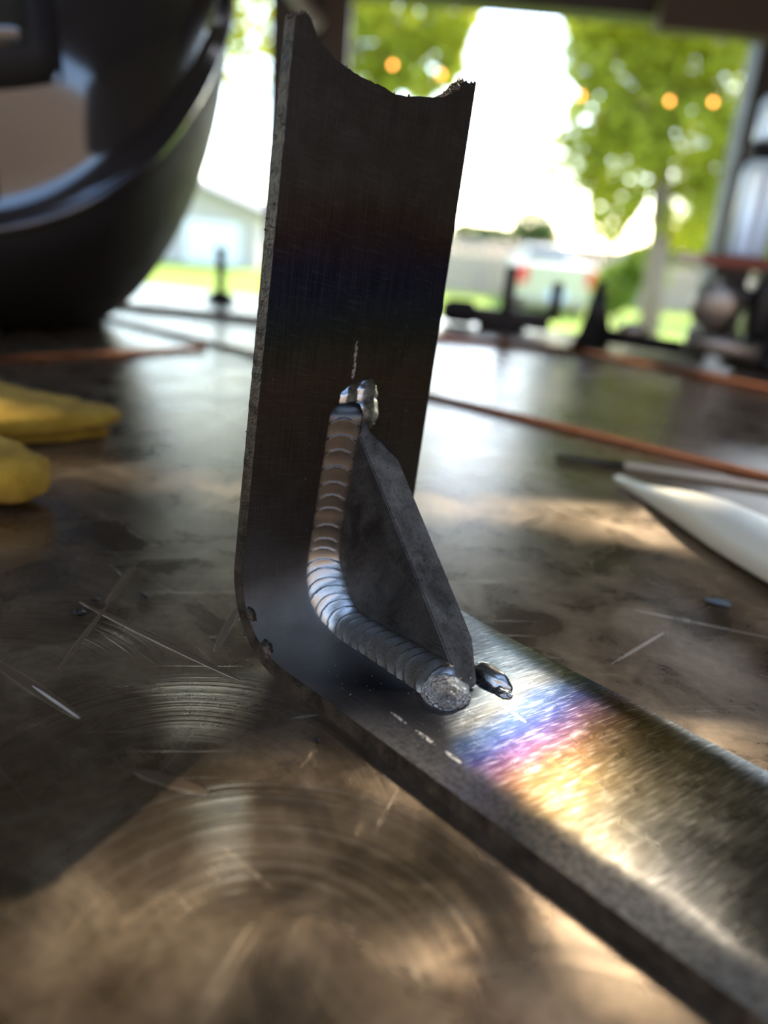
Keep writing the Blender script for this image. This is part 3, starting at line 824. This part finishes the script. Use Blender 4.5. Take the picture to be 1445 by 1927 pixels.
# ------------------------------------------------------------------ welding helmet
hel_c = V(-.300, .615, 0)
helmet = tag(empty('welding_helmet', hel_c), 'glossy black welding helmet resting on its chin at the upper left', 'helmet')
def hel(theta, k):
    """theta: 0 faces the camera, + toward the right. k 0..1 chin -> crease, 1..2 crease -> crown"""
    ca, sa = math.cos(theta), math.sin(theta)
    def ring(rx, ry, z, cx=0, cy=0): return V(cx + rx * sa, cy - ry * ca, z)
    def spow(x, p): return math.copysign(abs(x) ** p, x)
    side = .5 - .5 * ca                       # 0 at front, .5 at the sides
    zc = .066 + .30 * side ** 1.15
    crease = V(.158 * spow(sa, .85), -.150 * spow(ca, .85), zc)
    if k <= 1:
        bot = ring(.050, .060, .0, .0, .01)
        # bulging bowl
        t = k; r = math.sin(t * math.pi / 2) ** 1.05; z = (1 - math.cos(t * math.pi / 2)) ** .8
        return V(lerp(bot.x, crease.x, r), lerp(bot.y, crease.y, r), lerp(0, crease.z, z))
    t = k - 1
    top = ring(.085, .080, .315, -.02, .02)
    z = lerp(crease.z, .315, t); f = t ** 3.4
    inset = .006 * smooth(0, .06, t)
    p = V(lerp(crease.x, top.x, f), lerp(crease.y, top.y, f), z)
    d = V(p.x, p.y, 0).normalized(); return p - d * inset
bm = bmesh.new(); rows = []
NT = 96
ks = [i / 16 for i in range(17)] + [1.02, 1.05] + [1 + i / 16 for i in range(2, 17)]
for k in ks: rows.append([bm.verts.new(hel(2 * math.pi * j / NT, k)) for j in range(NT)])
grid_faces(bm, rows, True); bm.faces.new(list(reversed(rows[0])))
ctr = V(-.02, .02, .315); 
prev = rows[-1]
for q in (.85, .6, .3):
    r = [bm.verts.new(V(lerp(ctr.x, v.co.x, q), lerp(ctr.y, v.co.y, q), .315 + .035 * (1 - q * q))) for v in rows[-1]]
    grid_faces(bm, [prev, r], True); prev = r
bm.faces.new(prev); bmesh.ops.recalc_face_normals(bm, faces=bm.faces)
for i, f in enumerate(bm.faces): f.material_index = 1 if i < 16 * NT else 0
link_bm('shell', bm, [M_BLACKGLOSS, M_BLACKMATTE], helmet)
# rolled rim on the crease
bm = bmesh.new(); pts = [hel(2 * math.pi * j / NT, 1.0) for j in range(NT + 1)]
tube(bm, pts, .0035, 8, False); link_bm('rim', bm, M_BLACKGLOSS, helmet)
# lens frame and lens wrapped on the front of the shell
def wrap_panel(t0, t1, k0, k1, off, n=24, m=14, rim=0.0):
    bm = bmesh.new(); rows = []; 
    for i in range(m + 1):
        row = []
        for j in range(n + 1):
            th = lerp(t0, t1, j / n); k = lerp(k0, k1, i / m)
            p = hel(th, k); d = V(p.x, p.y, 0).normalized()
            e_ = min(i, m - i, j, n - j); o_ = off * min(1.0, e_ / 1.0) if e_ < 1 else off
            row.append(bm.verts.new(p + d * (o_ if e_ else .0)))
        rows.append(row)
    grid_faces(bm, rows); bmesh.ops.recalc_face_normals(bm, faces=bm.faces); return bm
link_bm('lens_frame', wrap_panel(-.75, .62, 1.30, 1.88, .007), M_BLACKMATTE, helmet)
link_bm('lens', wrap_panel(-.66, .53, 1.36, 1.82, .0095), M_LENS, helmet)
bm = bmesh.new(); p = hel(1.15, 1.62); d = V(p.x, p.y, 0).normalized()
lathe(bm, [(.0, -.002), (.020, -.002), (.021, .006), (.018, .012), (.0, .013)], 28, p, d); link_bm('knob', bm, M_BLACKMATTE, helmet)
bm = bmesh.new(); p = hel(.22, 1.12); d = V(p.x, p.y, 0).normalized()
box(bm, p + d * .002, (.036, .010, .020), Matrix.Rotation(math.atan2(d.x, -d.y), 3, 'Z'), .002); link_bm('control_panel', bm, M_BLACKMATTE, helmet)

# ------------------------------------------------------------------ tools along the back edge
def clamp_left():
    p = tab(415, 566)
    o = tag(empty('screw_clamp', p), 'slim black clamp screw standing on the back edge left of the bracket', 'clamp')
    hz = (at(415, 466, p.y).z)
    bm = bmesh.new(); lathe(bm, [(.0, 0), (.016, 0), (.016, .004), (.008, .010), (.0, .011)], 20); link_bm('foot', bm, M_IRON, o)
    bm = bmesh.new(); lathe(bm, [(.0045, .009), (.0050, hz * .55), (.0050, hz - .006), (.006, hz - .005), (.006, hz)], 16); link_bm('screw', bm, M_IRON, o)
    return o
clamp_left()
def bar_clamp():
    p = tab(935, 618); o = tag(empty('bar_clamp', p, math.radians(-12)), 'low black bar clamp with two jaws behind the bracket', 'clamp')
    bm = bmesh.new(); box(bm, (.005, 0, .012), (.10, .012, .018), None, .002); link_bm('bar', bm, M_IRON, o)
    bm = bmesh.new(); box(bm, (.008, 0, .040), (.013, .014, .052), None, .003); link_bm('jaw', bm, M_IRON, o)
    bm = bmesh.new(); box(bm, (.058, 0, .034), (.012, .014, .040), None, .003); link_bm('jaw', bm, M_IRON, o)
    bm = bmesh.new(); lathe(bm, [(0, -.02), (.009, -.02), (.013, -.01), (.013, .012), (.009, .016), (0, .016)], 18, V(-.042, 0, .0135), V(1, 0, 0)); link_bm('handle', bm, M_BLACKMATTE, o)
    bm = bmesh.new(); blob(bm, (.02, -.009, .030), .0065, (1, .8, 1), 2, .05); link_bm('screw_head', bm, M_STEEL, o)
    bm = bmesh.new(); box(bm, (.005, 0, .002), (.05, .03, .004), None, .001); link_bm('foot', bm, M_IRON, o)
bar_clamp()
def toggle_clamp():
    p = tab(1112, 652); o = tag(empty('spring_clamp', p, math.radians(-14)), 'black spring clamp standing like a wedge in front of the back edge', 'clamp')
    hz = .062
    bm = bmesh.new(); pr_ = [(-.020, 0), (.016, 0), (.017, .012), (.008, .040), (.003, hz), (-.004, hz), (-.008, .040), (-.014, .012)]
    L_ = [bm.verts.new((x, -.008, z)) for x, z in pr_]; R_ = [bm.verts.new((x, .008, z)) for x, z in pr_]
    bm.faces.new(L_); bm.faces.new(list(reversed(R_)))
    for i in range(len(pr_)): bm.faces.new((L_[i], R_[i], R_[(i + 1) % len(pr_)], L_[(i + 1) % len(pr_)]))
    bmesh.ops.recalc_face_normals(bm, faces=bm.faces)
    bmesh.ops.bevel(bm, geom=list(bm.edges), offset=.0015, segments=2, affect='EDGES'); link_bm('body', bm, M_IRON, o)
    bm = bmesh.new(); tube(bm, [V(.012, 0, .012), V(.060, .002, .009), V(.105, .0, .007)], [.007, .0065, .0068], 12); link_bm('handle', bm, M_BLACKMATTE, o)
    bm = bmesh.new(); blob(bm, (.036, -.004, .020), .0085, (1.6, .8, .8), 2, .12); link_bm('pivot', bm, M_STEEL, o)
toggle_clamp()

vp = tab(1385, 690)
vise = tag(empty('bench_vise', vp, math.radians(-12)), 'black bench vise with a worn steel screw at the right back corner', 'vise')
def vpart(name, mat, fn):
    bm = bmesh.new(); fn(bm); return link_bm(name, bm, mat, vise)
vpart('base', M_IRON, lambda b: (lathe(b, [(0, 0), (.040, 0), (.040, .008), (.026, .014), (.024, .030), (0, .030)], 28, V(.03, .03, 0))))
vpart('body', M_IRON, lambda b: box(b, (.045, .03, .052), (.085, .055, .058), None, .008, 3))
vpart('fixed_jaw', M_IRON, lambda b: box(b, (.035, .03, .0795), (.06, .06, .008), None, .0015))
vpart('sliding_jaw', M_IRON, lambda b: (box(b, (-.018, .03, .050), (.030, .05, .045), Matrix.Rotation(.45, 3, 'Y'), .006, 3)))
vpart('screw_boss', M_STEEL, lambda b: lathe(b, [(0, -.012), (.017, -.012), (.020, -.006), (.020, .014), (.014, .02), (0, .02)], 24, V(-.030, -.006, .052), V(-.25, -1, 0)))
vpart('slide_bar', M_STEEL, lambda b: tube(b, [V(-.050, -.014, .021), V(.012, -.018, .015)], .0095, 16))
vpart('handle', M_IRON, lambda b: (tube(b, [V(.022, -.016, .006), V(.022, -.018, .050)], .0055, 12), blob(b, (.022, -.016, .008), .008, (1, 1, 1), 2, .02)))
vpart('handle_knob', M_STEEL, lambda b: blob(b, (.036, -.016, .011), .0105, (1, .8, 1), 3, .02))

bt = .010
zt = .0836
a = at(1318, 505, .735)
bm = bmesh.new(); box(bm, (a.x + .12, .765, zt + bt / 2), (.24, .10, bt), Matrix.Rotation(math.radians(-4), 3, 'Z'), .0015)
tag(link_bm('wooden_board', bm, M_RED, shade=False), 'red brown board laid flat on top of the black vise', 'board')
p = at(1399, 490, .76)
jug = tag(empty('plastic_bottle', V(p.x, p.y, zt + bt)), 'cloudy white plastic bottle with a black collar on the red board', 'bottle')
bm = bmesh.new(); lathe(bm, [(0, 0), (.016, 0), (.018, .003), (.018, .070), (.0165, .078), (.013, .083), (0, .083)], 32); link_bm('body', bm, M_JUG, jug)
bm = bmesh.new(); lathe(bm, [(.013, .081), (.0165, .083), (.0165, .094), (.013, .096), (0, .096)], 28); link_bm('collar', bm, M_BLACKMATTE, jug)
bm = bmesh.new(); lathe(bm, [(.0145, .0955), (.0150, .098), (.0150, .128), (.012, .133), (0, .134)], 28); link_bm('cap', bm, M_JUG, jug)

# ------------------------------------------------------------------ string lights under the beam
sg = tag(empty('string_lights', at(1040, 60, BEAM_Y - .25)), 'string of small warm bulbs hanging across the open front', 'lights')
YS = BEAM_Y - .25
bulbs = [(739, 122), (830, 140), (1093, 180), (1260, 190), (1342, 192)]
wire = [at(560, 70, YS), at(739, 106, YS), at(830, 124, YS), at(960, 150, YS), at(1093, 164, YS), at(1260, 174, YS), at(1342, 176, YS), at(1450, 172, YS)]
bm = bmesh.new(); tube(bm, [p - sg.location for p in wire], .0016, 6); link_bm('wire', bm, M_WIRE, sg)
for px, py in bulbs:
    p = at(px, py, YS) - sg.location
    bm = bmesh.new(); tube(bm, [p + V(0, 0, .008), p + V(0, 0, .034)], .0045, 8); link_bm('socket', bm, M_WIRE, sg)
    bm = bmesh.new(); blob(bm, p, .0075, (1, 1, 1.2), 2, 0.0); link_bm('bulb', bm, M_BULB, sg)

# ------------------------------------------------------------------ outdoors
def leaves(bm, clusters, n, size, rng):
    """clusters: (centre, radii); leaf blades with a folded midrib"""
    tot = sum(r[0] * r[1] * r[2] for _, r in clusters)
    for c, r in clusters:
        for _ in range(max(20, int(n * r[0] * r[1] * r[2] / tot))):
            while True:
                d = V(rng.uniform(-1, 1), rng.uniform(-1, 1), rng.uniform(-1, 1))
                if d.length < 1: break
            d = d * (d.length ** -.35 if d.length > .05 else 1)
            p = c + V(d.x * r[0], d.y * r[1], d.z * r[2])
            s = size * rng.uniform(.6, 1.4)
            a = V(rng.uniform(-1, 1), rng.uniform(-1, 1), rng.uniform(-.9, .3)).normalized(); b = a.orthogonal().normalized()
            b = Matrix.Rotation(rng.uniform(0, 6.3), 3, a) @ b; up = a.cross(b) * .15 * s
            v0 = bm.verts.new(p - a * s); v1 = bm.verts.new(p + b * s * .42 + up); v2 = bm.verts.new(p + a * s); v3 = bm.verts.new(p - b * s * .42 + up)
            bm.faces.new((v0, v1, v2)); bm.faces.new((v0, v2, v3))
def gz(y): return lerp(FLOOR_Z - .03, GZ, smooth(3.4, 9, y))
def tree(name, label, Y, trunk_px, trunk_w, blobs, n, size, leaf, seed, cat='tree', branch=True, group=None):
    """blobs: (px, py, rx_px, ry_px [, dY]) in the crown, placed at depth Y"""
    rng = random.Random(seed)
    base = at(trunk_px[0][0], trunk_px[0][1], Y); base.z = gz(Y)
    o = tag(empty(name, base), label, cat, group)
    cl = []
    for b in blobs:
        dY = b[4] if len(b) > 4 else 0
        c = at(b[0], b[1], Y + dY); s = (Y + dY) / F
        cl.append((c - base, V(b[2] * s, max(b[2], b[3]) * s * .8, b[3] * s)))
    bm = bmesh.new(); leaves(bm, cl, n, size, rng); f = link_bm('foliage', bm, leaf, o); f['kind'] = 'stuff'
    if trunk_w:
        tops = [at(px, py, Y) - base for px, py in trunk_px[1:]]
        bm = bmesh.new(); pts = [V(0, 0, -.05)] + tops
        tube(bm, pts, [trunk_w * (1.15 - .5 * i / len(pts)) for i in range(len(pts))], 10)
        if branch:
            for c, r in cl:
                s = tops[-1].lerp(tops[0], rng.uniform(0, .7)); mid = s.lerp(c, .55) + V(0, 0, .12 * (c - s).length)
                tube(bm, [s, mid, c], [trunk_w * .4, trunk_w * .25, trunk_w * .08], 6)
        link_bm('trunk', bm, M_BARK, o)
    return o
tree('shade_tree', 'large backlit tree with a bare trunk on the right of the lawn', 11.5, [(1236, 560), (1240, 470), (1246, 300), (1262, 150)], .14,
     [(1170, 110, 95, 70), (1290, 100, 110, 60), (1390, 150, 70, 90), (1120, 230, 55, 90), (1080, 300, 50, 60), (1170, 320, 55, 110), (1300, 260, 110, 80), (1370, 330, 70, 90), (1310, 410, 80, 60),
      (1020, 262, 30, 18), (1150, 400, 40, 60), (1240, 40, 160, 60), (1210, 210, 80, 70), (1110, 110, 50, 50)], 13000, .085, M_LEAF_A, 5)
tree('leafy_tree', 'backlit yellow green tree crown between the dark post and the bright sky', 8.5, [(690, 560), (690, 430), (700, 200), (730, 40)], .09,
     [(770, 20, 120, 55), (720, 90, 80, 60), (800, 110, 75, 60), (840, 50, 45, 60), (690, 150, 50, 50), (770, 165, 60, 35), (640, 60, 50, 80)], 3000, .075, M_LEAF_A, 9)
tree('leafy_tree', 'backlit tree crown in the gap between helmet and dark post', 9.0, [(455, 560), (458, 440), (462, 150), (465, 60)], 0,
     [(470, 40, 60, 60), (430, -30, 90, 50), (485, 110, 30, 60), (440, 150, 24, 20), (470, 185, 22, 12), (380, 60, 80, 60), (250, 20, 120, 80)], 1700, .075, M_LEAF_A, 12)
tree('round_tree', 'small round dark green tree peeping over the fence', 29.0, [(1002, 560), (1002, 470), (1002, 440)], .1, [(1002, 428, 40, 32), (985, 450, 35, 25), (1020, 450, 35, 25)], 1500, .11, M_LEAF_C, 14)
tree('garden_bush', 'low dark green bush along the fence top left of the round tree', 26.5, [(900, 560), (900, 470)], .06, [(885, 440, 40, 20), (935, 442, 34, 16)], 900, .11, M_LEAF_C, 15, 'bush', False)
tree('garden_bush', 'pale green bush at the foot of the large tree', 13.0, [(1165, 590), (1165, 570)], .04, [(1160, 540, 42, 45), (1205, 500, 34, 40), (1135, 570, 30, 28), (1230, 525, 28, 30)], 1500, .07, M_LEAF_B, 16, 'bush', False)
tree('hedge_tree', 'mid green trees filling the gap under the large crown at the right', 20.0, [(1330, 560), (1330, 480), (1330, 440)], .1, [(1290, 455, 60, 45), (1350, 440, 70, 60), (1420, 430, 70, 70), (1240, 470, 30, 25)], 4500, .11, M_LEAF_B, 17)

# unseen branch added over the roof opening, leaf gaps cut to shape sun flecks
rng = random.Random(21)
Zb = ROOF_Z + .75
def up_to(p, z): return p + SUN * ((z - p.z) / SUN.z)
clear = [(tab(*p), r) for *p, r in ((590, 1550, .018), (450, 1580, .014), (740, 1640, .009), (700, 1770, .009), (320, 1650, .007), (170, 1860, .015), (20, 1700, .016), (640, 1880, .007),
         (905, 1340, .0125), (950, 1400, .0120), (1010, 1460, .0105), (1080, 1525, .009), (1150, 1590, .008), (1220, 1650, .0075), (1300, 1710, .007),
         (1400, 1460, .012), (1290, 1410, .008), (845, 1290, .007), (1210, 1170, .006))]
bo = tag(empty('fleck_shaping_branch', up_to(V(0, .1, 0), Zb)), 'unseen leafy branch added above the roof to shape sun flecks on the table', 'branch')
bm = bmesh.new()
for _ in range(1700):
    q = V(rng.uniform(-.15, .15), .09 + rng.uniform(-.15, .15), 0)
    if any((q - c).length < r for c, r in clear): continue
    p = up_to(q, Zb + rng.uniform(-.12, .12)) - bo.location
    s = rng.uniform(.012, .024); a = V(rng.uniform(-1, 1), rng.uniform(-1, 1), rng.uniform(-.5, .5)).normalized(); b = a.cross(SUN).normalized(); up = a.cross(b) * .1 * s
    v0 = bm.verts.new(p - a * s); v1 = bm.verts.new(p + b * s * .5 + up); v2 = bm.verts.new(p + a * s); v3 = bm.verts.new(p - b * s * .5 + up)
    bm.faces.new((v0, v1, v2)); bm.faces.new((v0, v2, v3))
f = link_bm('foliage', bm, M_LEAF_C, bo); f['kind'] = 'stuff'
bm = bmesh.new(); tube(bm, [V(-1.2, .8, .3), V(-.4, .25, .15), V(.05, .02, .12), V(.2, -.1, .14)], [.03, .02, .01, .004], 8); link_bm('stem', bm, M_BARK, bo)

# fence
FY = 23.5
fl_, fr_ = at(700, 540, FY).x, at(1700, 540, FY).x
fence = tag(empty('boundary_fence', V(fl_, FY, GZ)), 'weathered tan board fence across the back of the lawn', 'fence')
ftop = at(880, 446, FY).z - GZ
bm = bmesh.new(); box(bm, (0, 0, ftop / 2), (.19, .03, ftop), None, .004, 1); me0 = link_bm('board', bm, M_FENCE, fence, shade=False)
nb = int((fr_ - fl_) / .2)
for k in range(1, nb):
    o = me0.copy(); COL.objects.link(o); o.parent = fence; o.location = (k * .2, .004 * (k % 3), -.01 * (k % 2))
# peach wall beyond
p = at(1190, 505, 26.0)
hs = tag(empty('distant_house', V(p.x, 26.0, GZ)), 'small peach coloured house wall glimpsed beside the big tree trunk', 'house')
bm = bmesh.new(); box(bm, (0, 0, (at(1190, 482, 26).z - GZ) / 2), (.95, 2.0, at(1190, 482, 26).z - GZ), None, .02); link_bm('wall', bm, M_PEACH, hs, shade=False)
zt_ = at(1190, 482, 26).z - GZ
bm = bmesh.new()
v = [bm.verts.new(q) for q in ((-.6, -1.1, zt_), (.6, -1.1, zt_), (.6, 1.1, zt_), (-.6, 1.1, zt_), (0, -1.1, zt_ + .25), (0, 1.1, zt_ + .25))]
for f in ((0, 1, 4), (2, 3, 5), (1, 2, 5, 4), (3, 0, 4, 5), (0, 3, 2, 1)): bm.faces.new([v[i] for i in f])
link_bm('roof', bm, M_ROOF, hs, shade=False)

# pale house at the left with a gable
HY_ = 26.0
hl, hr = at(120, 480, HY_).x, at(486, 480, HY_).x
house = tag(empty('house', V((hl + hr) / 2, HY_, GZ)), 'pale house with a grey gable roof beyond the lawn behind the helmet', 'house')
hw = hr - hl; ez = at(478, 394, HY_).z - GZ; rz_ = at(338, 328, HY_).z - GZ; rx = at(338, 328, HY_).x - (hl + hr) / 2
bm = bmesh.new(); pr_ = [(-hw / 2, 0), (hw / 2, 0), (hw / 2, ez), (rx, rz_ - .1), (2 * rx - hw / 2, ez), (-hw / 2, ez)]
pr_ = [(-hw / 2, 0), (hw / 2, 0), (hw / 2, ez), (rx, rz_ - .12), (-hw / 2, ez * 1.05)]
A_ = [bm.verts.new((x, 0, z)) for x, z in pr_]; B_ = [bm.verts.new((x, 7, z)) for x, z in pr_]
bm.faces.new(A_); bm.faces.new(list(reversed(B_)))
for i in range(5): bm.faces.new((A_[i], B_[i], B_[(i + 1) % 5], A_[(i + 1) % 5]))
bmesh.ops.recalc_face_normals(bm, faces=bm.faces); link_bm('wall', bm, M_HOUSE, house, shade=False)
for (xa, za), (xb, zb_) in (((rx, rz_), (hw / 2 + .35, ez - .12)), ((rx, rz_), (-hw / 2 - .35, ez * 1.05 - .12))):
    bm = bmesh.new(); d = V(xb - xa, 0, zb_ - za); c = V((xa + xb) / 2, 3.3, (za + zb_) / 2)
    box(bm, c, (d.length, 8.0, .14), Matrix.Rotation(-math.atan2(d.z, d.x), 3, 'Y')); link_bm('roof', bm, M_ROOF, house, shade=False)
gx = at(400, 470, HY_).x - (hl + hr) / 2
bm = bmesh.new(); box(bm, (gx, -.02, .68), (1.75, .08, 1.30), None, .01); gd = link_bm('garage_door', bm, M_PANEL, house, shade=False)
for k in range(4):
    bm = bmesh.new(); box(bm, (gx, -.07, .22 + k * .31), (1.65, .04, .27), None, .012); link_bm('panel', bm, M_PANEL, gd, shade=False)

# parked truck seen from behind
TYy = 18.0
tl, tr_ = at(974, 520, TYy).x, at(1124, 520, TYy).x; tw = tr_ - tl
truck = tag(empty('pickup_truck', V((tl + tr_) / 2, TYy, gz(TYy)), math.radians(-3)), 'cream pickup truck parked on the grass seen from behind', 'truck')
def tp_(px, py): q = at(px, py, TYy); return q.z - truck.location.z
zb0, zbed, ztop = tp_(1050, 574) , tp_(1050, 500), tp_(1040, 466)
def tpart(name, mat, fn, par=None):
    bm = bmesh.new(); fn(bm); return link_bm(name, bm, mat, par or truck, shade=False)
tpart('tailgate', M_TRUCK, lambda b: box(b, (0, .06, (zb0 + zbed) / 2 + .06), (tw * .82, .1, zbed - zb0 - .06), None, .03))
tpart('body', M_TRUCK, lambda b: (box(b, (0, 2.4, (zb0 + zbed) / 2 + .04), (tw, 4.6, zbed - zb0), None, .07, 3)))
def cab(b):
    pr = [(1.9, zbed - .03), (4.1, zbed - .03), (3.6, ztop - .03), (3.4, ztop), (2.2, ztop), (2.05, ztop - .03)]
    A = [b.verts.new((-tw * .40 * (1 if z < zbed else .86), y, z)) for y, z in pr]; B = [b.verts.new((tw * .40 * (1 if z < zbed else .86), y, z)) for y, z in pr]
    b.faces.new(A); b.faces.new(list(reversed(B)))
    for i in range(6): b.faces.new((A[i], B[i], B[(i + 1) % 6], A[(i + 1) % 6]))
    bmesh.ops.recalc_face_normals(b, faces=b.faces); bmesh.ops.bevel(b, geom=list(b.edges), offset=.04, segments=2, affect='EDGES')
cb = tpart('cab', M_TRUCK, cab)
tpart('rear_window', M_GLASSD, lambda b: box(b, (-.05, 1.97, (zbed + ztop) / 2 + .02), (tw * .55, .06, (ztop - zbed) * .62), Matrix.Rotation(-.2, 3, 'X'), .02), cb)
for sx in (-1, 1):
    tpart('tail_light', M_TAIL, lambda b: box(b, (sx * (tw / 2 - .12), .04, tp_(1050, 520)), (.22, .14, .40), None, .03))
tpart('bumper', M_STEEL, lambda b: box(b, (0, -.02, zb0 + .02), (tw * .98, .16, .16), None, .03))
tpart('number_plate', M_PLATE, lambda b: box(b, (.05, -.015, zb0 + .20), (.42, .04, .20), None, .01))
for sx in (-1, 1):
    for y in (1.0, 3.7):
        tpart('wheel', M_TYRE, lambda b: lathe(b, [(0, -.11), (.22, -.11), (.34, -.10), (.36, -.06), (.36, .06), (.34, .10), (.22, .11), (0, .11)], 24, V(sx * (tw / 2 - .14), y, .36), V(1, 0, 0)))
